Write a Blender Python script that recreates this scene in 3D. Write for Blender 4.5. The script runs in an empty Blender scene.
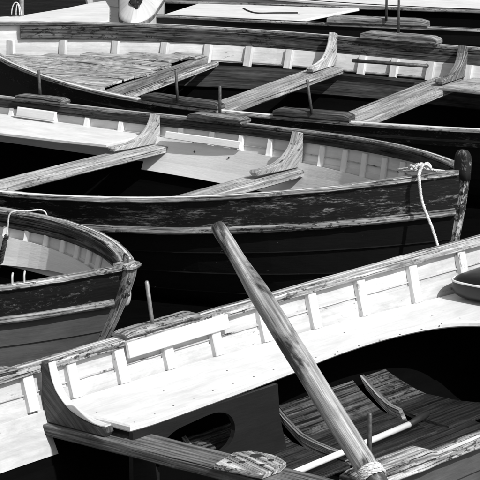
import bpy, math, random
from mathutils import Vector as V, noise
random.seed(7)
scene = bpy.context.scene
COL = scene.collection
# ------------------------------------------------------------------ camera
cam = bpy.data.cameras.new("camera"); co = bpy.data.objects.new("camera", cam); COL.objects.link(co)
co.location = (0, 0, 3.12); co.rotation_euler = (math.radians(77), 0, 0)
cam.sensor_width = 36; cam.lens = 202.5; cam.clip_start = .5; cam.clip_end = 3000
scene.camera = co
# ------------------------------------------------------------------ light
SUN = V((.58, -.63, .86)).normalized()
world = bpy.data.worlds.new("World"); scene.world = world; world.use_nodes = True
nt = world.node_tree; bg = nt.nodes["Background"]
sky = nt.nodes.new("ShaderNodeTexSky"); sky.sky_type = 'NISHITA'; sky.sun_disc = False
sky.sun_elevation = math.asin(SUN.z); sky.sun_rotation = math.atan2(SUN.x, SUN.y)
bw = nt.nodes.new("ShaderNodeRGBToBW")
nt.links.new(sky.outputs[0], bw.inputs[0]); nt.links.new(bw.outputs[0], bg.inputs[0]); bg.inputs[1].default_value = .15
sl = bpy.data.lights.new("sun", 'SUN'); sl.energy = 4.3; sl.angle = math.radians(.5); sl.color = (1, 1, 1)
so = bpy.data.objects.new("sun", sl); COL.objects.link(so); so.rotation_euler = SUN.to_track_quat('Z', 'Y').to_euler(); so.location = (8, -6, 12)
vs = scene.view_settings; vs.view_transform = 'Standard'; vs.look = 'None'; vs.gamma = 1; vs.exposure = .2

# ------------------------------------------------------------------ materials
def node(nt, t, **k):
    n = nt.nodes.new(t)
    for a, b in k.items(): setattr(n, a, b)
    return n
class Mat:
    def __init__(s, name):
        s.m = bpy.data.materials.new(name); s.m.use_nodes = True; s.nt = s.m.node_tree; s.b = s.nt.nodes["Principled BSDF"]
        uv = node(s.nt, "ShaderNodeTexCoord"); oi = node(s.nt, "ShaderNodeObjectInfo")
        sc = node(s.nt, "ShaderNodeVectorMath", operation='SCALE'); sc.inputs[0].default_value = (31, 17, 5); s.l(oi.outputs['Random'], sc.inputs['Scale'])
        ad = node(s.nt, "ShaderNodeVectorMath", operation='ADD'); s.l(uv.outputs['UV'], ad.inputs[0]); s.l(sc.outputs[0], ad.inputs[1]); s.v = ad.outputs[0]
    def l(s, a, b): s.nt.links.new(a, b)
    def noise(s, su, sv, detail=4, rough=.6, dist=0):
        m = node(s.nt, "ShaderNodeVectorMath", operation='MULTIPLY'); s.l(s.v, m.inputs[0]); m.inputs[1].default_value = (su, sv, 1)
        n = node(s.nt, "ShaderNodeTexNoise"); s.l(m.outputs[0], n.inputs['Vector']); n.inputs['Scale'].default_value = 1
        n.inputs['Detail'].default_value = detail; n.inputs['Roughness'].default_value = rough; n.inputs['Distortion'].default_value = dist
        return n.outputs['Fac']
    def ramp(s, f, a, b, lo=0., hi=1.):
        r = node(s.nt, "ShaderNodeMapRange"); r.clamp = True; s.l(f, r.inputs[0])
        for i, v in enumerate((a, b, lo, hi)): r.inputs[i + 1].default_value = v
        return r.outputs[0]
    def math(s, op, a, b=None):
        n = node(s.nt, "ShaderNodeMath", operation=op)
        for i, x in enumerate((a, b)):
            if x is None: continue
            if isinstance(x, (int, float)): n.inputs[i].default_value = x
            else: s.l(x, n.inputs[i])
        return n.outputs[0]
    def mix(s, f, a, b):   # grey mix
        return s.math('ADD', a if not isinstance(a, (int, float)) else a, s.math('MULTIPLY', f, s.math('SUBTRACT', b, a)))
    def done(s, col, rough=.8, bump=None, dist=.002, spec=.3):
        c = node(s.nt, "ShaderNodeCombineColor")
        for i in range(3): s.l(col, c.inputs[i])
        s.l(c.outputs[0], s.b.inputs['Base Color'])
        if isinstance(rough, (int, float)): s.b.inputs['Roughness'].default_value = rough
        else: s.l(rough, s.b.inputs['Roughness'])
        s.b.inputs['Specular IOR Level'].default_value = spec
        if bump is not None:
            bn = node(s.nt, "ShaderNodeBump"); s.l(bump, bn.inputs['Height']); bn.inputs['Distance'].default_value = dist; bn.inputs['Strength'].default_value = 1
            s.l(bn.outputs[0], s.b.inputs['Normal'])
        return s.m
def wood(name, lo, hi, crack=.62, blotch=.5, rough=.85, spec=.15, speck=0, dist=.003, stain=None):
    """weathered bare wood: grain along u, cracks, blotches"""
    m = Mat(name)
    rnd = [n for n in m.nt.nodes if n.type == 'OBJECT_INFO'][0].outputs['Random']
    g = m.noise(2.2, 70, 6, .7); f = m.noise(7, 260, 3, .6)
    base = m.mix(m.ramp(g, .37, .64), lo, hi)
    base = m.math('MULTIPLY', base, m.ramp(f, .3, .7, .62, 1.25))
    base = m.math('MULTIPLY', base, m.ramp(rnd, 0, 1, .8, 1.15))
    b = m.noise(5, 14, 5, .65, .4)
    base = m.math('MULTIPLY', base, m.ramp(b, .3, .66, 1 - blotch, 1.12))
    c = m.noise(1.7, 120, 4, .65, .25); cr = m.ramp(c, crack, crack + .05)
    base = m.math('MULTIPLY', base, m.math('SUBTRACT', 1, m.math('MULTIPLY', cr, .93)))
    if stain:
        base = m.math('MULTIPLY', base, m.ramp(m.noise(stain[0], stain[1], 6, .6, 1.2), .48, .56, 1, 1 - stain[2]))
    if speck:
        sp = m.ramp(m.noise(34, 75, 4, .65), .66 - speck * .1, .69 - speck * .1)
        sp = m.math('MULTIPLY', sp, m.ramp(m.noise(3.5, 9, 3, .6), .42, .58))
        base = m.math('MULTIPLY', base, m.math('SUBTRACT', 1, m.math('MULTIPLY', sp, .8)))
    h = m.math('SUBTRACT', m.math('ADD', m.math('MULTIPLY', g, .5), m.math('MULTIPLY', f, .35)), m.math('MULTIPLY', cr, .6))
    return m.done(base, rough, h, dist, spec)
def paint(name, col, under=.3, wear=.2, su=14, sv=40, rough=.5, spec=.4, grime=.15, dist=.0015, fine=60):
    """paint over wood, flaked off where a two-scale noise passes a threshold"""
    m = Mat(name)
    n = m.math('ADD', m.math('MULTIPLY', m.noise(su, sv, 7, .78, .3), .56), m.math('MULTIPLY', m.noise(su * .2, sv * .16, 4, .65), .44))
    t = .68 - .3 * wear
    mask = m.ramp(n, t, t + .045)
    und = m.mix(m.ramp(m.noise(6, 150, 5, .7), .35, .65), under * .45, under)
    g = m.ramp(m.noise(4, 11, 5, .7, .5), .35, .7, 1 - grime, 1.0)
    st = m.ramp(m.noise(2.5, 90, 3, .6), .3, .7, 1 - grime * .5, 1.0)
    c = m.math('MULTIPLY', m.math('MULTIPLY', col, g), st)
    c = m.mix(mask, c, und)
    h = m.math('SUBTRACT', m.math('MULTIPLY', m.noise(fine * .3, fine * 2, 4, .6), .5), m.math('MULTIPLY', mask, .8))
    return m.done(c, m.mix(mask, rough, .9), h, dist, spec)
M = {}
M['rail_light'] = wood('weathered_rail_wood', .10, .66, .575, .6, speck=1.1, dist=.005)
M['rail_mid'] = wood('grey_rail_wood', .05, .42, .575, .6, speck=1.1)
M['band'] = wood('stained_inwale_wood', .03, .20, .57, .6, speck=1.1)
M['band_dark'] = wood('dark_inwale_wood', .025, .10, .60, .6, speck=.6)
M['thwart'] = wood('thwart_wood', .18, .54, .61, .45, speck=.6)
M['thwart_dark'] = wood('brown_thwart_wood', .06, .30, .59, .5)
M['knee_dark'] = wood('varnished_knee_wood', .028, .10, .64, .4, .6, .3)
M['knee_light'] = wood('flaking_knee_wood', .26, .6, .66, .45, speck=.9)
M['pad'] = wood('oarlock_block_wood', .08, .40, .58, .6, speck=.6)
M['pad_dark'] = wood('dark_oarlock_block_wood', .022, .14, .58, .6)
M['plank_pale'] = wood('pale_deck_plank', .24, .68, .57, .55, speck=1.1)
M['white'] = paint('white_boat_paint', .76, .3, .155, 16, 44, .5, .3, .22)
M['white_side'] = paint('grimy_white_side_paint', .64, .2, .25, 16, 44, .5, .3, .34)
M['white_worn'] = paint('worn_white_paint', .72, .22, .27, 18, 45, .5, .3, .28)
M['white_inner'] = paint('white_interior_paint', .74, .2, .19, 14, 40, .55, .3, .32)
M['grey_inner'] = paint('pale_grey_interior_paint', .76, .15, .13, 14, 40, .55, .3, .2)
M['grey_lining'] = paint('pale_grey_lining_paint', .86, .2, .06, 10, 30, .5, .3, .12)
M['grey_hull'] = paint('grey_hull_paint', .14, .25, .12, 10, 26, .45, .4, .35)
M['black_hull'] = paint('black_hull_paint', .008, .26, .19, 26, 80, .38, .35, .3)
M['black_flaking'] = paint('flaking_black_paint', .010, .27, .485, 34, 250, .6, .3, .4, .003)
M['black_worn'] = paint('worn_black_paint', .011, .13, .44, 50, 110, .55, .3, .4, .003)
M['dark_inner'] = paint('dark_shaded_bilge_paint', .003, .012, .1, 12, 30, .9, .03, .4)  # dark lower-interior paint, blackened further to hold the shade of the unlit hull
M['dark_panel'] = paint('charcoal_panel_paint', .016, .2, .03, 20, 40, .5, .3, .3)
M['dark_wood'] = wood('dark_lining_wood', .02, .085, .62, .5)
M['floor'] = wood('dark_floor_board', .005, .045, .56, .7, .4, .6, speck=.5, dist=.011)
M['floor_lit'] = wood('sunlit_floor_board', .012, .20, .55, .75, .34, .8, speck=1.2, dist=.014)  # paler copy of the floor boards, sunlight on upper facets painted into the colour
M['oar'] = wood('oar_ash_wood', .15, .44, .72, .35, .6, .2, stain=(2.0, 6, .84))
M['oar_grip'] = wood('oar_grip_wood', .38, .58, .74, .25, .6, .3)
M['seam'] = paint('worn_plank_seam', .010, .3, .36, 9, 8, .6, .2, .3)
M['seam_light'] = paint('dirty_plank_seam', .62, .02, .50, 5, 6, .7, .1, .3)
M['rub'] = wood('worn_rubbing_strake', .07, .5, .58, .65, speck=1.2)
M['stem'] = paint('worn_stem_paint', .03, .56, .66, 40, 60, .8, .2, .4, .004)
M['stem_dark'] = paint('dark_stem_paint', .022, .34, .44, 26, 40, .7, .2, .4, .004)
def plain(name, col, rough, spec=.4, metal=0, amp=.3, sc=30):
    m = Mat(name); n = m.noise(sc, sc, 4, .6)
    c = m.math('MULTIPLY', col, m.ramp(n, .3, .7, 1 - amp, 1 + amp * .4)); r = m.done(c, rough, n, .0008, spec)
    m.b.inputs['Metallic'].default_value = metal; return r
M['iron'] = plain('rusty_iron', .12, .55, .4, .6, .5, 60)
M['steel'] = plain('grey_galvanised_steel', .35, .45, .5, .7, .4, 50)
M['rope'] = plain('pale_hemp_rope', .62, .9, .1, 0, .5, 160)
M['rope_white'] = plain('white_cord', .75, .8, .2, 0, .25, 120)
M['rope_dark'] = plain('dark_rope', .04, .9, .1, 0, .5, 160)
M['vinyl'] = plain('black_vinyl', .006, .4, .5, 0, .3, 20)
M['piping'] = plain('white_piping', .7, .5, .3, 0, .1, 40)
M['pole_white'] = plain('white_pole_paint', .78, .35, .5, 0, .1, 30)
M['rubber'] = plain('black_rubber', .02, .6, .3, 0, .3, 50)
M['fender'] = plain('white_fender_vinyl', .45, .4, .4, 0, .15, 20)
M['tarp'] = plain('black_flaked_patch', .03, .7, .2, 0, .4, 40)
def water():
    m = Mat('dark_harbour_water')
    tc = [n for n in m.nt.nodes if n.type == 'TEX_COORD'][0]; m.v = tc.outputs['Object']
    n = m.math('ADD', m.noise(2.2, 2.2, 4, .55), m.math('MULTIPLY', m.noise(.5, .5, 3, .5), 2.))
    c = m.ramp(n, 0, 3, .002, .004)
    r = m.done(c, .07, n, .03, .4); return r
M['water'] = water()

# ------------------------------------------------------------------ mesh helpers
def tag(o, label=None, cat=None, group=None, kind=None):
    for k, v in (('label', label), ('category', cat), ('group', group), ('kind', kind)):
        if v: o[k] = v
    return o
def empty(name, loc, yaw=0):
    o = bpy.data.objects.new(name, None); COL.objects.link(o); o.location = loc; o.rotation_euler = (0, 0, math.radians(yaw)); o.empty_display_size = .2
    return o
class MB:
    def __init__(s): s.v = []; s.f = []; s.uv = []; s.mi = []; s.sm = []
    def rings(s, R, caps=True, mi=0, smooth=False, closed_v=True, mis=None):
        """R: list of rings (equal length lists of points); u runs along, v around"""
        b = len(s.v); n = len(R[0]); cen = [sum(r, V()) / n for r in R]; us = [0]
        for a, c in zip(cen, cen[1:]): us.append(us[-1] + (c - a).length)
        mid = R[len(R) // 2]; vs_ = [0]
        for i in range(n): vs_.append(vs_[-1] + (mid[(i + 1) % n] - mid[i]).length)
        for r in R: s.v += r
        for k in range(len(R) - 1):
            for i in range(n if closed_v else n - 1):
                j = (i + 1) % n
                s.f.append((b + k * n + i, b + k * n + j, b + (k + 1) * n + j, b + (k + 1) * n + i))
                s.uv.append(((us[k], vs_[i]), (us[k], vs_[i + 1]), (us[k + 1], vs_[i + 1]), (us[k + 1], vs_[i])))
                s.mi.append(mis[i] if mis else mi); s.sm.append(smooth)
        if caps:
            for k in (0, len(R) - 1):
                r = R[k]; e1 = (r[1] - r[0]); e1 = e1.normalized() if e1.length > 1e-6 else V((1, 0, 0))
                nn = V()
                for i in range(n): nn += (r[i] - cen[k]).cross(r[(i + 1) % n] - cen[k])
                nn = nn.normalized() if nn.length > 1e-9 else V((0, 0, 1)); e2 = nn.cross(e1)
                idx = [b + k * n + i for i in range(n)]
                if k == 0: idx = idx[::-1]
                s.f.append(tuple(idx)); s.uv.append([((s.v[q] - cen[k]).dot(e1), (s.v[q] - cen[k]).dot(e2)) for q in idx]); s.mi.append(mi); s.sm.append(False)
        return s
    def slab(s, P, n, t, grain=V((1, 0, 0)), c=.003, mi=0):
        """P: outline points (3D, roughly planar), extruded by -n*t, chamfered; planar uvs along the grain"""
        n = n.normalized(); m = len(P); ctr = sum(P, V()) / m
        def inset(d):
            out = []
            for i in range(m):
                a = (P[i] - P[i - 1]); b = (P[(i + 1) % m] - P[i])
                na = n.cross(a).normalized() if a.length > 1e-7 else V(); nb = n.cross(b).normalized() if b.length > 1e-7 else V()
                h = (na + nb); h = h.normalized() if h.length > 1e-6 else na
                k = max(.35, h.dot(na) if na.length else 1)
                out.append(P[i] + h * (d / k))
            return out
        area = V()
        for i in range(m): area += (P[i] - ctr).cross(P[(i + 1) % m] - ctr)
        if area.dot(n) < 0: P = P[::-1]
        I = inset(c)
        R = [[p - n * t for p in I], [p - n * (t - c) for p in P], [p - n * c for p in P], [p.copy() for p in I]]
        f0 = len(s.f); s.rings(R, True, mi)
        g = grain.normalized()
        for q in range(f0, len(s.f)):
            pts = [s.v[i] for i in s.f[q]]; fn = V(); cc = sum(pts, V()) / len(pts)
            for i in range(len(pts)): fn += (pts[i] - cc).cross(pts[(i + 1) % len(pts)] - cc)
            fn = fn.normalized() if fn.length > 1e-12 else n
            gg = g - fn * g.dot(fn)
            gg = gg.normalized() if gg.length > .3 else fn.orthogonal().normalized()
            hh = fn.cross(gg)
            s.uv[q] = [(p.dot(gg), p.dot(hh)) for p in pts]
        return s
    def tube(s, path, rad, n=10, mi=0, caps=True, seam=0):
        R = []; t0 = (path[1] - path[0]).normalized(); u = t0.orthogonal().normalized()
        for i, p in enumerate(path):
            t = (path[min(i + 1, len(path) - 1)] - path[max(i - 1, 0)]).normalized()
            u = (u - t * u.dot(t)); u = u.normalized() if u.length > 1e-6 else t.orthogonal().normalized(); w = t.cross(u)
            r = rad[i] if isinstance(rad, (list, tuple)) else rad
            R.append([p + (u * math.cos(2 * math.pi * k / n) + w * math.sin(2 * math.pi * k / n)) * r for k in range(n)])
        return s.rings(R, caps, mi, True)
    def jitter(s, amp, f=18., aniso=(1, 1, 1)):
        for i, p in enumerate(s.v):
            s.v[i] = p + noise.noise_vector(V((p.x * f * aniso[0], p.y * f, p.z * f))) * amp + noise.noise_vector(p * f * 3.1) * amp * .4
        return s
    def build(s, name, mats, parent=None):
        me = bpy.data.meshes.new(name); me.from_pydata([tuple(p) for p in s.v], [], s.f)
        for m in (mats if isinstance(mats, (list, tuple)) else [mats]): me.materials.append(M[m])
        uvl = me.uv_layers.new(name="uv"); k = 0
        for fu in s.uv:
            for c in fu: uvl.data[k].uv = c; k += 1
        me.polygons.foreach_set('material_index', s.mi); me.polygons.foreach_set('use_smooth', s.sm); me.update()
        o = bpy.data.objects.new(name, me); COL.objects.link(o)
        if parent: o.parent = parent
        return o
def rect(w0, w1, h0, h1, c=.003):
    return [(w0 + c, h0), (w1 - c, h0), (w1, h0 + c), (w1, h1 - c), (w1 - c, h1), (w0 + c, h1), (w0, h1 - c), (w0, h0 + c)]
def cat(P, t):      # Catmull-Rom through tuples, t in 0..1
    n = len(P) - 1; f = min(max(t, 0), 1) * n; i = min(int(f), n - 1); f -= i
    p = [P[max(i - 1, 0)], P[i], P[i + 1], P[min(i + 2, n)]]
    return V([.5 * (2 * b + (c - a) * f + (2 * a - 5 * b + 4 * c - d) * f * f + (3 * b - a - 3 * c + d) * f ** 3) for a, b, c, d in zip(*p)])
def smooth_path(P, n): return [cat(P, i / (n - 1)) for i in range(n)]

def twisted(mb, path, r, pitch=.03, n=3):
    L = 0
    for k in range(n):
        L = 0; pp = []
        for i, p in enumerate(path):
            if i: L += (p - path[i - 1]).length
            t = (path[min(i + 1, len(path) - 1)] - path[max(i - 1, 0)]).normalized(); u = t.orthogonal().normalized()
            u = (V((0.3, .5, .81)) - t * t.dot(V((0.3, .5, .81)))).normalized(); w = t.cross(u); a = 2 * math.pi * (L / pitch + k / n)
            pp.append(p + (u * math.cos(a) + w * math.sin(a)) * r * .55)
        mb.tube(pp, r * .55, 6)
    return mb
# ------------------------------------------------------------------ boats
SEC = [(1, 0), (.955, .2), (.90, .4), (.81, .6), (.65, .8), (.38, .93), (0, 1)]
TAB = [cat(SEC, i / 60) for i in range(61)]; ARC = [0]
for a, b in zip(TAB, TAB[1:]): ARC.append(ARC[-1] + math.hypot((b.x - a.x) * .85, (b.y - a.y) * .66))
ARC = [a / ARC[-1] for a in ARC]
def sec(s):
    s = min(max(s, 0), 1)
    for i in range(60):
        if s <= ARC[i + 1]: break
    f = (s - ARC[i]) / (ARC[i + 1] - ARC[i]); return TAB[i].lerp(TAB[i + 1], f)
class Boat:
    def __init__(s, P, bow, xend, label, zk=-.12, rake=.1, stemtop=.06, group='old wooden rowing boats moored side by side', name='rowing_boat'):
        s.ox, s.oy, s.yaw, s.hb, s.p, s.L, s.z0, s.c, s.heel = P; s.bow = bow; s.xend = xend; s.zk = zk; s.rake = rake; s.stemtop = stemtop
        s.e = tag(empty(name, (s.ox, s.oy, 0), s.yaw), label, 'boat', group)
        s.dz = lambda side, x: 0
    def half(s, x):
        t = x * s.bow / s.L
        return s.hb * max(0, 1 - min(max(t, 0), 1) ** s.p) if t > 0 else s.hb * (1 - .08 * (x / 1.5) ** 2)
    def zr(s, side, x):
        return s.z0 + s.c * x * x * (1 if x * s.bow > 0 else .5) + s.heel * side * s.half(x) + s.dz(side, x)
    def surf(s, side, x, q, off=0):
        w, h = sec(q); hb = s.half(x); z0 = s.zr(side, x); zk = s.zk
        xx = x - s.bow * s.rake * h ** 1.3 * min(max((x * s.bow - (s.L - 1.2)) / 1.2, 0), 1) ** 2
        y = hb * w; z = z0 + (zk - z0) * h
        if off:
            a = sec(q - .02); b = sec(q + .02); dy = (b.x - a.x) * hb; dz = (b.y - a.y) * (zk - z0); l = math.hypot(dy, dz) or 1
            y += off * (-dz / l); z += off * (dy / l)
            if off < 0: y = max(y, 0)
        return V((xx, side * y, z))
    def inner_y(s, x, z, side=1, off=.016):
        lo, hi = 0, 1
        for _ in range(30):
            m = (lo + hi) / 2
            if s.surf(side, x, m, -off).z > z: lo = m
            else: hi = m
        return abs(s.surf(side, x, lo, -off).y)
    def q_at(s, x, z, side=1, off=.016):
        lo, hi = 0, 1
        for _ in range(30):
            m = (lo + hi) / 2
            if s.surf(side, x, m, -off).z > z: lo = m
            else: hi = m
        return lo
    def stations(s, n=26, gap=.0, x0=None):
        x0 = s.xend if x0 is None else x0; L = s.bow * (s.L - gap); out = []
        for i in range(n):
            t = i / (n - 1); t = 1 - (1 - t) ** 1.7; out.append(x0 + (L - x0) * t)
        return out
    def rail_pt(s, side, x): return V((x, side * s.half(x), s.zr(side, x)))
    def sweep_rail(s, mb, side, xs, prof, base=None, scale=None):
        """profile (a outward, b up) swept along the rail line (or base(x))"""
        pts = [base(x) if base else s.rail_pt(side, x) for x in xs]; R = []
        for i, p in enumerate(pts):
            t = pts[min(i + 1, len(pts) - 1)] - pts[max(i - 1, 0)]; t.z = 0; t.normalize()
            lat = V((-t.y, t.x, 0))
            if lat.y * side < 0: lat = -lat
            k = scale[i] if scale else 1
            R.append([p + lat * a + V((0, 0, b * k if b > 0 else b)) for a, b in prof])
        mb.rings(R); return mb
    def strakes(s, bounds, outer, inner, t=.013, lap=.012, n=26):
        for side in (1, -1):
            for k in range(len(bounds) - 1):
                q0, q1 = bounds[k], bounds[k + 1]; R = []
                for x in s.stations(n):
                    r = [s.surf(side, x, q, o) for q, o in ((q0 - (lap if k else 0), 0 if k else .001), ((q0 + q1) / 2, .004), (q1, .008))]
                    r += [s.surf(side, x, q, o) for q, o in ((q1, .008 - t), ((q0 + q1) / 2, .004 - t), (q0 - (lap if k else 0), -t))]
                    R.append(r)
                o_, i_ = outer[min(k, len(outer) - 1)], inner[min(k, len(inner) - 1)]
                mb = MB().rings(R, True, mis=[0, 0, 0, 1, 1, 1]); mb.build('strake', [o_, i_], s.e)
    def cap(s, sides=(1, -1), w=.06, t=.022, m='rail_light', out=.012, amp=.0018, gap=.03, n=110):
        for side in sides:
            xs = s.stations(n, gap)
            s.sweep_rail(MB(), side, xs, rect(-w + out, out, -t, 0, .004)).jitter(amp, 22).build('gunwale', m, s.e)
    def inwale(s, side, h, t, m, x0=None, x1=None, wi=.047, wo=.018, n=70, amp=.0012, gap=.10):
        xs = s.stations(n, gap)
        if x0 is not None: xs = [x for x in xs if x >= x0]
        s.sweep_rail(MB(), side, xs, rect(-wi, -wo, -t - h, -t - .001, .004)).jitter(amp, 20).build('inwale', m, s.e)
    def rub(s, side, q, m, r=.017, gap=.02, n=90):
        xs = s.stations(n, gap)
        prof = [(-.006, -r), (r * .55, -r * .9), (r * .95, -r * .35), (r * .95, r * .35), (r * .55, r * .9), (-.006, r)]
        s.sweep_rail(MB(), side, xs, [(a, b) for a, b in prof], base=lambda x: s.surf(side, x, q, .012)).jitter(.0022, 24).build('rubbing_strake', m, s.e)
    def rib(s, side, x, q0, q1, w, p, m, n=6, t=.013, amp=.001, slope=0):
        R = []
        for i in range(n):
            q = q0 + (q1 - q0) * i / (n - 1); a = s.surf(side, x, q, -t + .004); b = s.surf(side, x, q, -t - p)
            d = V((1, 0, 0)); c = .004; nrm = (b - a).normalized()
            R.append([a - d * w / 2, a + d * w / 2, b + d * w / 2 - nrm * c, b + d * (w / 2 - c), b - d * (w / 2 - c), b - d * w / 2 - nrm * c])
        MB().rings(R).jitter(amp, 25).build('rib', m, s.e)
    def strip(s, name, side, x0, x1, q0, q1, off, t, m, n=24, parent=None, amp=.0008, rows=4):
        R = []
        for i in range(n):
            x = x0 + (x1 - x0) * i / (n - 1)
            qs = [(f(x) if callable(f) else f) for f in (q0, q1)]
            a = [s.surf(side, x, qs[0] + (qs[1] - qs[0]) * k / (rows - 1), -off) for k in range(rows)]
            b = [s.surf(side, x, qs[0] + (qs[1] - qs[0]) * k / (rows - 1), -off - t) for k in range(rows)][::-1]
            R.append(a + b)
        return MB().rings(R).jitter(amp, 15).build(name, m, parent or s.e)
    def stem(s, m, w=.05, proud=.045, top=None, n=14, inside=.05, knob=None):
        R = []
        for i in range(n):
            h = i / (n - 1); x = s.L - s.rake * h ** 1.3; z0 = s.zr(1, s.bow * s.L); z = z0 + (s.zk - z0) * h
            if i == 0: z += s.stemtop
            if i == 0 and knob:
                for f, dzz in ((.45, 0), (.8, -.008), (1, -.022)):
                    xc = x - inside * .35; R.append([V((s.bow * (xc + (a - .35 * 0) * f), b * w * f, z + dzz)) for a, b in ((-inside * .65, -.5), (inside * .35 + proud * .6, -.5), (inside * .35 + proud, -.25), (inside * .35 + proud, .25), (inside * .35 + proud * .6, .5), (-inside * .65, .5))])
                continue
            R.append([V((s.bow * (x - inside), -w / 2, z)), V((s.bow * (x + proud * .6), -w / 2, z)), V((s.bow * (x + proud), -w / 4, z)),
                      V((s.bow * (x + proud), w / 4, z)), V((s.bow * (x + proud * .6), w / 2, z)), V((s.bow * (x - inside), w / 2, z))])
        return MB().rings(R).jitter(.002, 20).build('stem', m, s.e)
    def transom(s, m):
        x = s.xend; P = [s.surf(1, x, i / 14) for i in range(15)] + [s.surf(-1, x, 1 - i / 14) for i in range(1, 15)]
        MB().slab(P, V((-s.bow, 0, 0)), .03, V((0, 1, 0))).build('transom', m, s.e)
    def thwart(s, far, near, w, t, m, slopew=0, name='thwart', amp=.0014):
        """far, near: (x, y, z) of the middle of the top; w width along the boat"""
        R = []; n = 26
        for i in range(n):
            f = i / (n - 1); p = V(far).lerp(V(near), f); c = .005
            R.append([p + V((a, 0, b)) for a, b in rect(-w / 2, w / 2, -t, 0, c)])
        return MB().rings(R).jitter(amp, 14).build(name, m, s.e)
    def knee(s, x, zt, m, side=1, ztop=None, reach=.345, th=.036, slope=0, drop=.012, inset=.05, medge=None, amp=.001):
        zt0 = ztop if ztop is not None else s.zr(side, x) + .008
        yr = s.half(x) - inset; H = zt0 - zt
        c = [(yr - .036, zt0), (yr - .055, zt + .72 * H), (yr - .085, zt + .5 * H), (yr - .14, zt + .3 * H), (yr - .21, zt + .2 * H), (yr - .07 - .7 * (reach - .07) - .02, zt + .16 * H), (yr - reach, zt + .17 * H)]
        c = [cat(c, i / 14) for i in range(15)]
        pts = [(yr, zt0 - drop)] + [(p.x, p.y) for p in c] + [(yr - reach - .004, zt + .02), (yr - reach + .012, zt + .001)]
        zs = [zt + .001 + (zt0 - drop - zt) * k / 4 for k in range(4)]
        pts += [(min(yr, s.inner_y(x, z, side)) - .001, z) for z in zs]
        P = [V((x + th / 2 + slope * (y - yr), side * y, z)) for y, z in pts]
        return MB().slab(P, V((1, 0, 0)), th, V((0, .75 * side, .65)), .004).jitter(amp, 25).build('knee', m, s.e)
    def block(s, side, x0, x1, m, h=.04, w=.085, out=.02, pin=None, pinh=.16, lean=(0, 0), pinr=.008, piny=0, mpin='iron'):
        n = 15; xs = [x0 + (x1 - x0) * i / (n - 1) for i in range(n)]
        sc = [.72, .95, 1] + [1] * (n - 6) + [1, .96, .7]
        b = s.sweep_rail(MB(), side, xs, rect(-w + out, out, .001, h, .008), scale=sc).jitter(.003, 14).build('oarlock_block', m, s.e)
        if pin is not None:
            p = s.rail_pt(side, pin) + V((0, side * piny, h - .012)); q = p + V((lean[0], lean[1], pinh + .012))
            mb = MB().tube([p, p.lerp(q, .5), q - (q - p) * .03, q], [pinr, pinr, pinr, pinr * .7], 10)
            mb.build('thole_pin', mpin, b)
        return b

# ================================================================== water
wm = bpy.data.meshes.new('water'); wm.from_pydata([(-1500, -1500, 0), (1500, -1500, 0), (1500, 1500, 0), (-1500, 1500, 0)], [], [(0, 1, 2, 3)])
wm.materials.append(M['water']); wo = bpy.data.objects.new('water', wm); COL.objects.link(wo); tag(wo, kind='structure')

M['unseen_wall'] = wood('unseen_wall_dark', .02, .06, .7, .5)
qb = MB().slab([V((-60, 25, 3.6)), V((60, 25, 3.6)), V((60, 40, 3.6)), V((-60, 40, 3.6))], V((0, 0, 1)), 5, V((1, 0, 0)), .05).build('unseen_reflection_wall', 'unseen_wall'); tag(qb, kind='structure')  # added wall, out of view, only there to darken the sky reflection in the water
BND = [0, .11, .21, .32, .44, .57, .71, .86, 1]
# ================================================================== boat A: nearest, white inside
A = Boat([-0.03, 8.72, 50.037, 0.85, 2.666, 3.037, 0.543, 0.017, 0.01], -1, 2.8,
         'nearest rowing boat, white inside with a wide white side bench along its far side', rake=.25)
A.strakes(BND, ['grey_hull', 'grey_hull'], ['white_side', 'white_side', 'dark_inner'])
A.cap(w=.07, t=.028, m='rail_light', out=.02, amp=.003); A.stem('stem'); A.transom('white')
A.strip('side_lining', 1, -1.5, -.085, lambda x: A.q_at(x, .39), lambda x: A.q_at(x, .24), .004, .012, 'white_side', 20)
for x in (-.62, -.38, -.145, .075, .325, .575, .835, 1.105, 1.385, 1.665, 1.97, 2.26, 2.52):
    A.rib(1, x, .03, A.q_at(x, .398), .05, .02, 'white_worn' if x > 0 else 'white')
def seams(b, q, x0, x1, off=.0145):
    xs = [x0 + (x1 - x0) * i / 90 for i in range(91)]
    b.sweep_rail(MB(), 1, xs, [(.003, -.0025), (-.0012, -.0018), (-.0012, .0018), (.003, .0025)], base=lambda x: b.surf(1, x, q, -off)).jitter(.0015, 20).build('plank_seam', 'seam_light', b.e)
seams(A, .085, -1.6, 2.6)
# side bench wrapping round the stern
fr = [(-.06, .405), (.083, .397), (.5, .412), (.872, .435), (1.137, .462), (1.366, .466), (1.55, .452), (1.70, .42), (1.82, .365), (1.895, .27), (1.94, .12), (1.95, 0), (1.93, -.15), (1.87, -.3), (1.75, -.4), (1.6, -.44)]
fr = [cat([(a, b, 0) for a, b in fr], i / 50) for i in range(51)]
P = [V((p.x, p.y, .40)) for p in fr]
P += [V((x, -A.inner_y(x, .388, -1) + .002, .40)) for x in (1.6, 1.9, 2.2, 2.5, 2.75)] + [V((x, A.inner_y(x, .388) - .002, .40)) for x in (2.75, 2.5, 2.2, 1.9, 1.6, 1.3, 1, .7, .4, .1, -.06)]
MB().slab(P, V((0, 0, 1)), .026, V((1, 0, 0)), .006).build('side_bench', 'white', A.e)
# backrest board under the rail
P = [V((.345, .782, .545)), V((.90, .775, .548)), V((.90, .762, .492)), V((.345, .768, .490))]
MB().slab(P, V((0, -1, .18)), .018, V((1, 0, 0)), .003).build('backrest_board', 'white', A.e)
A.thwart((-.035, .83, .345), (-.02, -.83, .345), .165, .038, 'thwart_dark')
kn = A.knee(-.075, .346, 'knee_dark', ztop=.565, reach=.315, th=.034, drop=.0)
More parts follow.
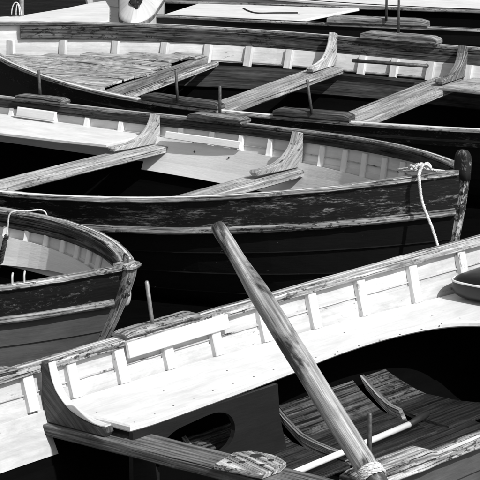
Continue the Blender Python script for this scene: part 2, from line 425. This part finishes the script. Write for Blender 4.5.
# light worn edge along the knee
yr = A.half(-.075) - .05; H = .565 - .346
c = [(yr - .034, .567), (yr - .053, .346 + .72 * H), (yr - .083, .346 + .5 * H), (yr - .138, .346 + .305 * H), (yr - .208, .346 + .205 * H), (yr - .278, .346 + .16 * H), (yr - .305, .346 + .17 * H)]
pts = [cat(c, i / 22) for i in range(23)]
R = []
for i, p in enumerate(pts):
    t = (pts[min(i + 1, 22)] - pts[max(i - 1, 0)]).normalized(); nn = V((-t.y, t.x)) if t.x > 0 else V((t.y, -t.x))
    R.append([V((-.075 + a, p.x + nn.x * b, p.y + nn.y * b)) for a, b in rect(-.017, .019, .001, .006, .001)])
MB().rings(R).jitter(.0012, 40).build('edge_strip', 'white_worn', kn)
mb = MB()
for i in range(17):
    x = -.02 + i * .118; y = .425 + .05 * math.sin(x * 2.2) + random.uniform(-.004, .004)
    for yy in ((y,) if i % 3 else (y, .60)): mb.tube([V((x, yy, .399)), V((x, yy, .4008))], [.0045, .003], 7)
mb.build('nail_heads', 'iron', A.e)['kind'] = 'stuff'
# octagonal pad on the thwart
P = [V(p) for p in ((-.125, -.03, .375), (.02, .005, .375), (.075, -.03, .375), (.088, -.13, .375), (.05, -.2, .375), (-.012, -.222, .375), (-.105, -.222, .375))]
st = MB().slab([p + V((0, 0, -.008)) for p in P], V((0, 0, 1)), .02, V((.3, 1, 0)), .004).jitter(.0015, 30).build('mast_step_pad', 'rail_light', A.e)
for x, y, r in ((-.02, -.03, .008), (.035, -.08, .02), (.03, -.15, .010), (-.03, -.16, .010), (-.05, -.09, .011), (-.08, -.06, .008)):
    MB().tube([V((x, y, .3655)), V((x, y, .3685))], [r, r], 12).build('bolt_hole', 'rubber', st)
# bench front panel with a rounded opening
Y = .402
out = [(-.05, .373), (.743, .373), (.755, .25), (.80, .1), (.84, .0), (.84, -.02), (-.05, -.02)]
hole = [(.05, .27), (.16, .33), (.40, .348), (.49, .32), (.51, .25), (.48, .19), (.08, .17)]
def ring2(P, n=40):
    L = [0]
    for i in range(len(P)): a = P[i]; b = P[(i + 1) % len(P)]; L.append(L[-1] + math.hypot(b[0] - a[0], b[1] - a[1]))
    o = []
    for k in range(n):
        d = L[-1] * k / n
        for i in range(len(P)):
            if d <= L[i + 1]: break
        f = (d - L[i]) / (L[i + 1] - L[i] + 1e-9); a = P[i]; b = P[(i + 1) % len(P)]; o.append((a[0] + (b[0] - a[0]) * f, a[1] + (b[1] - a[1]) * f))
    return o
cx, cz = .28, .25
def byang(P):
    o = []
    Q = ring2(P, 400)
    for k in range(48):
        a = -math.pi + 2 * math.pi * k / 48; o.append(min(Q, key=lambda q: abs((math.atan2(q[1] - cz, q[0] - cx) - a + math.pi) % (2 * math.pi) - math.pi)))
    return o
ho = byang(hole); ou = byang(out)
for c_ in out:
    k = min(range(48), key=lambda i: math.hypot(ou[i][0] - c_[0], ou[i][1] - c_[1])); ou[k] = c_
for _ in range(3): ho = [tuple((ho[i - 1][j] + 2 * ho[i][j] + ho[(i + 1) % 48][j]) / 4 for j in (0, 1)) for i in range(48)]
R = [[V((x, Y + (0 if q < 2 else .018), z)) for x, z in ring] for q, ring in enumerate((ou, ho, ho, ou))]
mb = MB(); n = 48; mb.v = sum(R, [])
for k in range(4):
    for i in range(n):
        j = (i + 1) % n; f = (k * n + i, k * n + j, ((k + 1) % 4) * n + j, ((k + 1) % 4) * n + i); mb.f.append(f); mb.uv.append([(mb.v[q].x, mb.v[q].z) for q in f]); mb.mi.append(0); mb.sm.append(False)
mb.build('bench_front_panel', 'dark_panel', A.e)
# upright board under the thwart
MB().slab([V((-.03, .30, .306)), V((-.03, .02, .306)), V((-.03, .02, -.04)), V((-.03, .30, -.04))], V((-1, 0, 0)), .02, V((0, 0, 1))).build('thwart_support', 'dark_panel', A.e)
# raised bottom boards with end timbers
PF = [(.565, .212), (.52, .176), (.47, .142), (.425, .118), (.34, .101), (.25, .091), (.16, .086)]
def bb(x0, x1, i0, i1, m, trim=0):
    p = [cat(PF[i0:i1 + 1], k / 6) for k in range(7)]; R = []
    for k in range(12):
        f = k / 11; top = []; bot = []
        for q in p:
            x = x0 + (x1 + trim * (.56 - q.x) - x0) * f; top.append(V((x, q.x - .002, q.y))); bot.append(V((x, q.x - .008, q.y - .016)))
        R.append(top + bot[::-1])
    MB().rings(R).jitter(.002, 14).build('floor_board', m, A.e)
for x0, x1, tr in ((.945, 1.405, 0), (1.485, 1.62, .6), (.42, .86, 0)):
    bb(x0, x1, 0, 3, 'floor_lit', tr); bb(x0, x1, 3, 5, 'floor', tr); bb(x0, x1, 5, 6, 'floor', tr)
    R = []
    for k in range(16):
        q = cat(PF, k / 15 * (.60 if x0 > 1.4 else .86)); o = V((x0 - .014, q.x + .004, q.y + .006)); d = V((.012, 0, 0)); n_ = V((0, -.5, -.8)) * .06
        R.append([o - d, o + d, o + d + n_, o - d + n_])
    MB().rings(R).jitter(.0015, 25).build('floor_timber', 'pad', A.e)
P = [V(p) for p in ((.95, .30, .079), (1.66, .28, .079), (1.60, .0, .079), (.95, .02, .079))]
MB().slab(P, V((0, 0, 1)), .022, V((1, 0, 0)), .004).jitter(.002, 12).build('floor_board', 'floor', A.e)
P = [V(p) for p in ((.2, -.01, .085), (1.62, -.01, .085), (1.55, -.28, .085), (.2, -.30, .085))]
MB().slab(P, V((0, 0, 1)), .022, V((1, 0, 0)), .004).jitter(.002, 12).build('floor_board', 'floor', A.e)
A.inwale(-1, .035, .028, 'white_worn', wi=.05)
A.block(1, .35, .75, 'rail_light', h=.026, w=.08, out=.02, pin=.515, pinh=.16, lean=(-.01, .02), mpin='steel', piny=-.03)
A.block(-1, -.42, -.03, 'rail_light', h=.035, w=.09, out=.03, pin=-.29, pinh=.16, piny=-.045)
A.block(1, -.75, -.215, 'rail_light', h=.02, w=.08, out=.02)

# ================================================================== boat B: middle, black hull
B = Boat([-1.263, 13.634, -37.777, 0.886, 3.211, 2.89, 0.511, 0.024, 0.047], 1, -2.2,
         'black hulled rowing boat across the middle with a pale rope over its bow', rake=.17, stemtop=.01)
B.dz = lambda side, x: (-.027 * min(max((.6 - x) / 1.36, 0), 1.3) if side > 0 else -.004)
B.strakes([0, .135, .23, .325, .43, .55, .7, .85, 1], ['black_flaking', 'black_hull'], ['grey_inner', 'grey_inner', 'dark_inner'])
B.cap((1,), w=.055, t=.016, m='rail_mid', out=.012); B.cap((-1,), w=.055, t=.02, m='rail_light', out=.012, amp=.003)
B.inwale(1, .042, .016, 'band_dark', gap=.12)
B.rub(-1, .135, 'rub'); B.rub(1, .135, 'rub')
for q in (.23, .325, .43):
    xs = B.stations(80, .05)
    B.sweep_rail(MB(), -1, xs, [(-.004, -.003), (.0012, -.0022), (.0012, .0022), (-.004, .003)], base=lambda x: B.surf(-1, x, q, .0085)).jitter(.0012, 30).build('plank_seam', 'seam', B.e)
B.stem('stem', w=.045, proud=.004, inside=.04)
zs = B.zr(1, B.L); R = []
for dz, f in ((-.055, .98), (-.02, 1.03), (.01, 1.05), (.035, 1.04), (.055, .98), (.068, .86), (.077, .66), (.081, .4)):
    R.append([V((B.L - .027 + .036 * f * a, .026 * f * b, zs + dz)) for a, b in [(math.copysign(abs(math.cos(t)) ** .6, math.cos(t)), math.copysign(abs(math.sin(t)) ** .6, math.sin(t))) for t in [2 * math.pi * (i + .5) / 16 for i in range(16)]]])
MB().rings(R, smooth=True).jitter(.0035, 16).build('stem_head', 'stem_dark', B.e); B.transom('black_hull')
for x in (-1.3, -1.08, -.86, -.64, -.33, -.10, .14, .555, .77, .975, 1.18, 1.39, 1.56, 1.735, 1.89, 2.06, 2.22):
    B.rib(1, x, .055, B.q_at(x, .43) + .01, .034, .016, 'grey_lining')
seams(B, .095, -2, 2.5)
B.strip('side_lining', 1, .36, 2.3, lambda x: B.q_at(x, .437 + .02 * max(x - 1.4, 0)), lambda x: B.q_at(x, .26 + .1 * max(x - 1.4, 0)), .030, .012, 'grey_lining', 30)
P = [V((x, B.inner_y(x, .435) - .004, .44)) for x in (-2.1, -1.6, -1.1, -.6, -.1, .33)] + [V((.33, .50, .44)), V((.1, .46, .44)), V((-.3, .41, .44)), V((-.9, .37, .44)), V((-2.1, .30, .44))]
MB().slab(P, V((0, 0, 1)), .02, V((1, 0, 0)), .004).build('side_bench', 'white', B.e)
P = [V((.50, .778, .488)), V((1.0, .775, .492)), V((1.0, .765, .455)), V((.50, .768, .452))]
MB().slab(P, V((0, -1, .15)), .016, V((1, 0, 0)), .003).build('backrest_board', 'grey_lining', B.e)
P = [V((-.55, .775, .503)), V((-.27, .778, .505)), V((-.27, .765, .455)), V((-.55, .762, .453))]
MB().slab(P, V((0, -1, .15)), .02, V((1, 0, 0)), .006).build('backrest_board', 'white', B.e)
B.thwart((.43, .80, .405), (.26, -.80, .34), .15, .035, 'thwart')
B.thwart((1.40, .755, .415), (1.23, -.75, .345), .15, .035, 'thwart')
B.knee(.40, .405, 'knee_light', th=.04, ztop=.565, slope=.1)
B.knee(1.40, .415, 'knee_light', th=.045, ztop=.60, slope=.1)
B.block(1, -.60, -.27, 'pad', h=.03, pin=-.47, pinh=.135, lean=(-.008, 0))
B.block(1, .62, .99, 'pad', h=.034, pin=.79, pinh=.145)
for x, z, y in ((.69, .455, .79), (.69, .40, .0), (.93, .40, .0), (.93, .462, .79)):
    y = y and y - .018 or B.inner_y(x, z, 1, .030 + .0135)
    MB().tube([V((x, y, z)), V((x, y - .004, z))], [.006, .004], 8).build('bolt', 'iron', B.e)
# ================================================================== boat C: left, bow pointing right
C = Boat([-1.617, 11.255, -33.584, 0.814, 2.2, 1.43, 0.499, 0.052, 0.039], 1, -2.6,
         'grey hulled rowing boat at the left edge, its pale bow pointing right', rake=.40, stemtop=.0)
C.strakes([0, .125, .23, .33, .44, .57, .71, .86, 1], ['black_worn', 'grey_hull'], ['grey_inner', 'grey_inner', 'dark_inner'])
C.cap((1,), w=.065, t=.018, m='rail_light', out=.012); C.cap((-1,), w=.055, t=.018, m='rail_light', amp=.003)
C.inwale(1, .06, .018, 'band'); C.rub(-1, .125, 'rub', r=.016); C.rub(1, .125, 'rub', r=.016)
C.stem('rail_light', w=.06, proud=.008, inside=.075); C.transom('grey_hull')
for x in (.05, .18, .315, .45, .58, .705, .82, .93):
    C.rib(1, x, .07, C.q_at(x, .40) + .02, .028, .016, 'grey_lining')
seams(C, .17, -.4, 1.1)
C.strip('side_lining', 1, -.6, 1.12, lambda x: C.q_at(x, .415), lambda x: C.q_at(x, .27 + .10 * max(x, 0)), .032, .012, 'grey_lining', 24)
zc = C.zr(1, C.L) + .003
P = [V((C.L + .018 * math.cos(a) - (.0 if abs(a) < 1.3 else .02), .05 * math.sin(a), zc)) for a in [-1.5 + 3 * i / 12 for i in range(13)]]
P += [V((1.37, .09, C.zr(1, 1.37) + .003)), V((1.315, .09, C.zr(1, 1.315) + .003)), V((1.37, 0, zc - .003)), V((1.335, -.075, C.zr(-1, 1.335) + .003)), V((1.38, -.07, C.zr(-1, 1.38) + .003))]
MB().slab(P, V((0, 0, 1)), .026, V((0, 1, 0)), .009).jitter(.0035, 20).build('breasthook', 'rail_light', C.e)
# ================================================================== boat D
D = Boat([0.498, 15.573, -29.186, 0.993, 2.547, 2.617, 0.514, 0.018, 0.067], -1, 2.9,
         'rowing boat behind the black hulled one, with a pale planked foredeck at the left', rake=.1)
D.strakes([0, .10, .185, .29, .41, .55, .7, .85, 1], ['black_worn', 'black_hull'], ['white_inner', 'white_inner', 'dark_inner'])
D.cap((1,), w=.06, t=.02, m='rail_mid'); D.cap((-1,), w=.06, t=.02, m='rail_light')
D.inwale(1, .085, .02, 'band', x0=-2.33); D.stem('stem'); D.transom('black_hull')
D.inwale(-1, .06, .02, 'band_dark', x0=-2.33)
for x in (-2.35, -2.08, -1.79, -1.505, -1.24, -.98, -.716, -.46, -.22, .0, .245, .5, .76, 1.02):
    D.rib(1, x, .09, D.q_at(x, .365), .05, .022, 'white_inner')
seams(D, .165, -2.4, 2.4)
D.strip('side_lining', 1, -1.6, 2.4, lambda x: D.q_at(x, .362), lambda x: D.q_at(x, .23), .02, .014, 'dark_wood', 30)
# foredeck of planks, running along the boat, on a cross beam
deck = empty('foredeck', (0, 0, 0)); deck.parent = D.e
ys = [.74 - .132 * i for i in range(13)]
for i in range(11):
    y0, y1 = ys[i] - .006, ys[i + 1] + .006; ym = (y0 + y1) / 2
    xe = -1.27 + .13 * (.7 - ym) / 1.4 + random.uniform(-.03, .03)
    xb = -2.5
    while D.inner_y(xb, .43, 1 if ym > 0 else -1) < max(abs(y0), abs(y1)) + .015 and xb < xe - .2: xb += .02
    dz = random.uniform(-.006, .006); R = []; n = 14
    for k in range(n):
        x = xb + (xe - xb) * k / (n - 1); z = .437 + dz + .004 * math.sin(x * 5 + i)
        R.append([V((x, y1 + a * (y0 - y1), z + b)) for a, b in ((.03, -.018), (.97, -.018), (1, -.014), (1, -.003), (.96, 0), (.04, 0), (0, -.003), (0, -.014))])
    MB().rings(R).jitter(.0022, 16).build('deck_plank', 'plank_pale', deck)
D.thwart((-1.255, .80, .42), (-1.14, -.70, .405), .06, .045, 'thwart_dark', name='deck_beam').parent = deck
D.thwart((-1.19, .80, .385), (-1.07, -.68, .37), .05, .03, 'rail_light', name='deck_beam').parent = deck
D.thwart((-.41, .86, .405), (-.42, -.86, .36), .19, .035, 'thwart')
D.thwart((.42, .84, .405), (.41, -.84, .36), .21, .045, 'thwart')
D.knee(-.42, .407, 'knee_light', th=.045, ztop=.615, reach=.33)
D.knee(.46, .407, 'pad', th=.05, ztop=.60, reach=.36)
P = [V((x, D.inner_y(x, .40) - .004, .41)) for x in (2.6, 2, 1.5, 1, .54)] + [V((.50, .50, .41)), V((1, .46, .41)), V((1.6, .44, .41)), V((2.6, .40, .41))]
MB().slab(P, V((0, 0, 1)), .022, V((1, 0, 0)), .004).build('side_bench', 'thwart', D.e)
D.block(-1, -.66, -.15, 'pad_dark', h=.042, pin=-.41, pinh=.16, lean=(-.01, 0), piny=.02)
D.block(-1, .20, .66, 'pad_dark', h=.045, pin=.44, pinh=.175, lean=(-.03, 0), piny=.02)
D.block(1, -.24, .28, 'pad', h=.05, pin=.0, pinh=.26, piny=-.02)
MB().tube([V((-.24, .83, .462)), V((0, .835, .464)), V((.27, .83, .468))], [.012, .011, .012], 8).build('stretcher_rail', 'iron', D.e)

# ================================================================== boat E: beyond, white foredeck
E_ = Boat([1.711, 18.164, -14.07, .45, 2.5, 2.6, .459, .002, 0], 1, -2.42,
          'dark rowing boat beyond the planked one, its stern covered by a white deck', rake=.1)
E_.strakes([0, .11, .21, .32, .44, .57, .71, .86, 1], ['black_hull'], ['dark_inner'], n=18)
E_.cap(w=.06, t=.02, m='rail_mid', n=60); E_.stem('stem_dark'); E_.transom('black_hull')
P = [V((x, E_.half(x) - .05, E_.zr(1, x) - .012)) for x in (-1.0, -1.4, -1.8, -2.15)] + [V((x, -E_.half(x) + .05, E_.zr(-1, x) - .012)) for x in (-2.25, -1.8, -1.5, -1.32)]
MB().slab(P, V((0, 0, 1)), .02, V((1, 0, 0)), .004).build('stern_deck', 'white', E_.e)
E_.block(-1, -1.05, -.36, 'pad', h=.05, pin=-.64, pinh=.26, piny=.03)
# ================================================================== boat H: white decked boat behind
Hb = Boat([2.06, 19.5, -14, .8, 2.5, 3.3, .44, .004, 0], -1, 2.2, 'white decked boat at the very back, cut off by the top of the picture', rake=.1, group='white boats at the back', name='decked_boat')
Hb.strakes([0, .2, .4, .6, .8, 1], ['white'], ['dark_inner'], n=16); Hb.stem('white'); Hb.transom('white')
Hb.cap(w=.05, t=.02, m='white_worn', n=40, amp=.0005)
P = [V((x, Hb.half(x) - .04, Hb.zr(1, x) - .008)) for x in (2.15, 1.4, .6, -.2, -1, -1.6, -2, -2.4, -2.8, -3.2)] + [V((x, -Hb.half(x) + .04, Hb.zr(-1, x) - .008)) for x in (-3.2, -2.8, -2.4, -2, -1.6, -1, -.2, .6, 1.4, 2.15)]
MB().slab(P, V((0, 0, 1)), .02, V((1, 0, 0)), .004).build('deck', 'white', Hb.e)

tag(MB().tube(smooth_path([V(E_.e.matrix_basis @ V(p)) for p in ((-1.78, .16, .452), (-1.70, .02, .454), (-1.62, -.05, .454), (-1.50, -.01, .454), (-1.36, .03, .454))], 40), .006, 6).build('thin_line', 'rope_dark'), 'thin dark line lying on the white deck at the top of the picture', 'rope')
# ================================================================== loose things
AW = lambda x, y, z: A.e.matrix_basis @ V((x, y, z))
BW = lambda x, y, z: B.e.matrix_basis @ V((x, y, z))
CW = lambda x, y, z: C.e.matrix_basis @ V((x, y, z))
# oar
p0 = V((-.075, 8.52, 1.203)); p1 = V((.385, 7.76, .62)); d = (p1 - p0).normalized()
oar = tag(empty('oar', p1), 'round wooden oar leaning up over the near boat, worn pale grip uppermost', 'oar')
T = [(0, .016), (.006, .022), (.02, .0245), (.10, .0245), (.17, .0255), (.22, .029), (.27, .033), (.36, .0352), (.8, .0362), (1.2, .035), (1.9, .026)]
pts = []; rr = []
for i in range(60):
    t = 1.9 * i / 59
    if i == 0: t = 0
    for (a, ra), (b, rb) in zip(T, T[1:]):
        if a <= t <= b: r = ra + (rb - ra) * (t - a) / (b - a)
    pts.append(p0 + d * t - p1); rr.append(r)
pts = [p0 - p1, p0 + d * .006 - p1] + pts[1:]; rr = [.015, .022] + rr[1:]
MB().tube(pts, rr, 24).jitter(.0022, 7).build('loom', 'oar', oar)
side = d.cross(V((0, 0, 1))).normalized(); nn = side.cross(d)
R = []
for i in range(9):
    t = i / 8; w = .028 + .05 * min(1, t * 2.2); c = p0 + d * (1.88 + .65 * t) - p1; th = .02 - .012 * t
    R.append([c - side * w, c - nn * th, c + side * w, c + nn * th])
MB().rings(R).build('blade', 'oar', oar)
# rope grommet round oar and pin
mb = MB(); c0 = p0 + d * ((p1 - p0).length + .015)
path = []
for i in range(130):
    a = 2 * math.pi * i / 30; r = .039 + .002 * math.sin(i * .31)
    path.append(c0 + d * (-.010 + .034 * i / 129 + .003 * math.sin(i * .21)) + (side * math.cos(a) + nn * math.sin(a)) * r)
o = twisted(mb, path, .0046, .055).build('rope_grommet', 'rope', None)
tag(o, 'pale rope wound round the oar where it crosses the near rail', 'rope')
# white pole on the floor boards
a = AW(.50, .165, .128); b = AW(1.29, .205, .128); c = AW(1.44, .23, .13)
po = tag(empty('boathook_pole', a), 'white pole with a black end lying on the floor boards of the nearest boat', 'pole')
MB().tube([V(), (b - a) * .5, b - a], .0125, 12).build('shaft', 'pole_white', po); MB().tube([b - a, (c + b) / 2 - a, c - a], [.013, .014, .013], 12).build('grip', 'rubber', po)
# cushion
cu = tag(empty('cushion', AW(2.27, .37, .40), A.yaw), 'black cushion with white piping on the white stern bench', 'cushion')
def cushion(hx, hy, hz):
    mb = MB(); R = []; N = 40
    for k in range(13):
        ph = -math.pi / 2 + math.pi * k / 12; R.append([])
        for i in range(N):
            th = 2 * math.pi * i / N; sg = lambda v, e: math.copysign(abs(v) ** e, v)
            w = abs(math.cos(ph)) ** .35; z = hz * (math.sin(ph) * .5 + .5 * sg(math.sin(ph), .6))
            R[-1].append(V((hx * w * sg(math.cos(th), .35), hy * w * sg(math.sin(th), .35), z + hz)))
    return mb.rings(R, True, smooth=True)
cushion(.20, .24, .058).jitter(.004, 9).build('cover', 'vinyl', cu)
for z in (.082,):
    sg = lambda v, e: math.copysign(abs(v) ** e, v)
    pts = [V((.2 * sg(math.cos(t), .35) * 1.0, .24 * sg(math.sin(t), .35) * 1.0, z)) for t in [2 * math.pi * i / 80 for i in range(81)]]
    MB().tube(pts, .0045, 6, caps=False).build('piping', 'piping', cu)
# rope over B's bow
k0 = B.rail_pt(-1, 2.74); pts = [k0 + V((.05, .14, .0)), k0 + V((-.05, .05, .02)), k0 + V((-.02, .01, .025)), k0 + V((0, -.02, .028)), k0 + V((.015, -.05, .0))]
pts = [B.e.matrix_basis @ p for p in pts] + [V((.815, 11.79, .57)), V((.862, 11.73, .45)), V((.905, 11.66, .30)), V((.93, 11.62, .18))]; pth = smooth_path(pts, 170)
mb = twisted(MB(), pth, .0075, .026)
for q in range(3):
    c = B.e.matrix_basis @ (k0 + V((-.05 + .03 * q, .01, .03))); lp = []
    for i in range(40):
        a = 2 * math.pi * i / 39; lp.append(c + V((.024 * math.cos(a + q), .02 * math.sin(a + q * 2), .012 * math.sin(a * 2 + q) + .006 * q)))
    twisted(mb, lp, .0065, .024)
lp = smooth_path([B.e.matrix_basis @ (k0 + V(p)) for p in ((-.03, .02, .03), (-.10, .07, .0), (-.20, .11, -.02), (-.16, .05, .0), (-.05, .03, .03))], 60); twisted(mb, lp, .006, .022)
tag(mb.build('mooring_rope', 'rope'), 'pale knotted mooring rope hanging down over the black bow', 'rope')
# white cord and dark lashing over C's far rail
p = C.rail_pt(1, .27); cw = C.e.matrix_basis
pts = [cw @ (p + V(v)) for v in ((.10, .03, -.10), (.09, .02, .006), (.03, -.03, .012), (-.03, -.072, .004), (-.045, -.078, -.06), (-.05, -.08, -.13))]
tag(MB().tube(smooth_path(pts, 40), .0038, 8).build('white_cord', 'rope'), 'white cord looped over the far rail of the left boat', 'cord')
q = p + V((-.05, -.08, -.10)); pts = [cw @ (q + V((random.uniform(-.008, .008) - .05 * i / 9, random.uniform(-.006, .006) - .05 * i / 9, -.028 * i))) for i in range(10)]
mb = MB(); pth = smooth_path(pts, 60); twisted(mb, pth, .011, .045)
tag(mb.build('lashing', 'rope_dark'), 'dark rope tail hanging inside the left boat below the white cord', 'rope')
# two small hooks on C's near rail
for i, x in enumerate((1.09, 1.125)):
    b_ = C.rail_pt(-1, x) + V((0, .02 + .0 * i, 0)); pts = [b_, b_ + V((0, 0, .03)), b_ + V((-.006, .012, .042)), b_ + V((-.014, .02, .036))]
    MB().tube(smooth_path(pts, 14), .0045, 8).build('rope_hook', 'fender', C.e)
# staple and bolts on C's stem head
sx = C.L
MB().tube(smooth_path([V((sx - .065, .03, .600)), V((sx - .065, .03, .632)), V((sx - .03, .005, .632)), V((sx - .03, .005, .600))], 14), .004, 6).build('staple', 'iron', C.e)
for dx, dz in ((.035, -.06), (.03, -.11), (.01, -.12)):
    MB().tube([V((sx + dx - .03, -.036, .60 + dz)), V((sx + dx - .03, -.044, .60 + dz))], [.011, .008], 10).build('bolt', 'iron', C.e)
# fender beyond C's bow
fc = CW(1.318, .092, .447)
fe = tag(empty('fender', fc), 'small white fender hanging behind the pale bow of the left boat', 'fender')
R = []
for k in range(11):
    ph = -math.pi / 2 + math.pi * k / 10; R.append([V((.028 * max(.1, math.cos(ph)) ** .7 * math.cos(2 * math.pi * i / 16), .028 * max(.1, math.cos(ph)) ** .7 * math.sin(2 * math.pi * i / 16), .05 * math.sin(ph))) for i in range(16)])
MB().rings(R, True, smooth=True).build('body', 'fender', fe); MB().tube([V((0, 0, .055)), V((-.01, -.02, .12)), V((-.04, -.06, .17))], .004, 6).build('lanyard', 'rope_dark', fe)
# far left: white dinghy, its post and mooring loops
def decked(name, label, pts, z, h, mdeck, group, dome=0):
    if dome: pts = [tuple(cat(pts + pts[:1], i / 48))[:2] for i in range(48)]; pts = [(p[0], p[1]) for p in pts]
    c = sum((V((a, b, 0)) for a, b in pts), V()) / len(pts); e = tag(empty(name, c), label, 'boat', group)
    P = [V((a, b, 0)) - c for a, b in pts]
    top = [p + V((0, 0, z)) for p in P]
    if dome:
        MB().rings([[p * (1 - f) + V((0, 0, z - .02 + .02 * min(1, k) + dome * (1 - (1 - f) ** 2))) for p in P] for k, f in enumerate((0, .004, .1, .25, .45, .7, .95))], smooth=True).build('deck', mdeck, e)
    else: MB().slab(top, V((0, 0, 1)), .02, V((1, 0, 0)), .006).build('deck', mdeck, e)
    R = []
    for k in range(6):
        f = k / 5; R.append([p * (1.0 - .05 * f - .45 * f ** 3) + V((0, 0, z - .021 - h * f)) for p in P])
    MB().rings(R, True, smooth=False).build('hull', 'white_worn', e)
    R = []
    for a, b in ((1.0, -.03), (1.025, -.028), (1.025, -.008), (1.0, -.004)): R.append([p * a + V((0, 0, z + b - .004)) for p in P])
    MB().rings(R, False).build('gunwale', 'rail_mid', e)
    return e
decked('decked_dinghy', 'white decked dinghy at the top left behind the planked foredeck', [(-1.75, 17.75), (-1.70, 17.98), (-1.48, 18.08), (-1.22, 18.4), (-1.02, 18.72), (-.94, 18.8), (-.90, 18.5), (-.87, 17.85), (-1.1, 17.62), (-1.5, 17.6)], .5, .55, 'white', 'white boats at the back')
g = decked('decked_dinghy', 'narrow white bow with a black scuffed patch left of the dark boat', [(-.72, 17.72), (-.8, 17.95), (-.83, 18.4), (-.84, 19.4), (-.55, 19.4), (-.57, 18.4), (-.62, 17.95)], .5, .55, 'white_worn', 'white boats at the back', dome=.07)
gp = [d_.data for d_ in g.children if d_.name.startswith('deck')][0]
R = []
for f in (0.02, .35, .7, 1.0):
    ring = []
    for i in range(40):
        a = 2 * math.pi * i / 40; x = -.0 + f * .042 * math.cos(a) * (1 + .6 * noise.noise(V((1.1 * math.cos(a), 1.1 * math.sin(a), 1)))); y = -.10 + f * .30 * math.sin(a) * (1 + .5 * noise.noise(V((1.3 * math.cos(a), 1.3 * math.sin(a), 5))))
        best = [p.center for p in sorted(gp.polygons, key=lambda p: (p.center.x - x) ** 2 + (p.center.y - y) ** 2)[:3]]
        ring.append(V((x, y, max(b.z for b in best) + .008)))
    R.append(ring)
MB().rings(R, smooth=True).build('scuffed_patch', 'black_flaking', g)
po = tag(empty('mooring_post', (-1.47, 18.05, .2)), 'thin grey metal post beside the white dinghy at the top left', 'post')
MB().tube([V((0, 0, 0)), V((0, 0, .35)), V((.005, 0, .65)), V((.005, 0, .66))], [.018, .017, .017, .012], 12).build('shaft', 'steel', po)
mb = MB()
for q in range(2):
    lp = []
    for i in range(40):
        a = 2 * math.pi * i / 39; a = math.pi * i / 39; lp.append(V((-1.49 - .012 * q - (.012 + .02 * q) * math.cos(a) + .0 * q, 17.98 + .03 * q, .515 + (.075 + .008 * q) * math.sin(a))))
    mb.tube(lp, .004, 6)
tag(mb.build('mooring_loop', 'rope'), 'loops of white mooring line hanging by the thin grey post', 'rope')
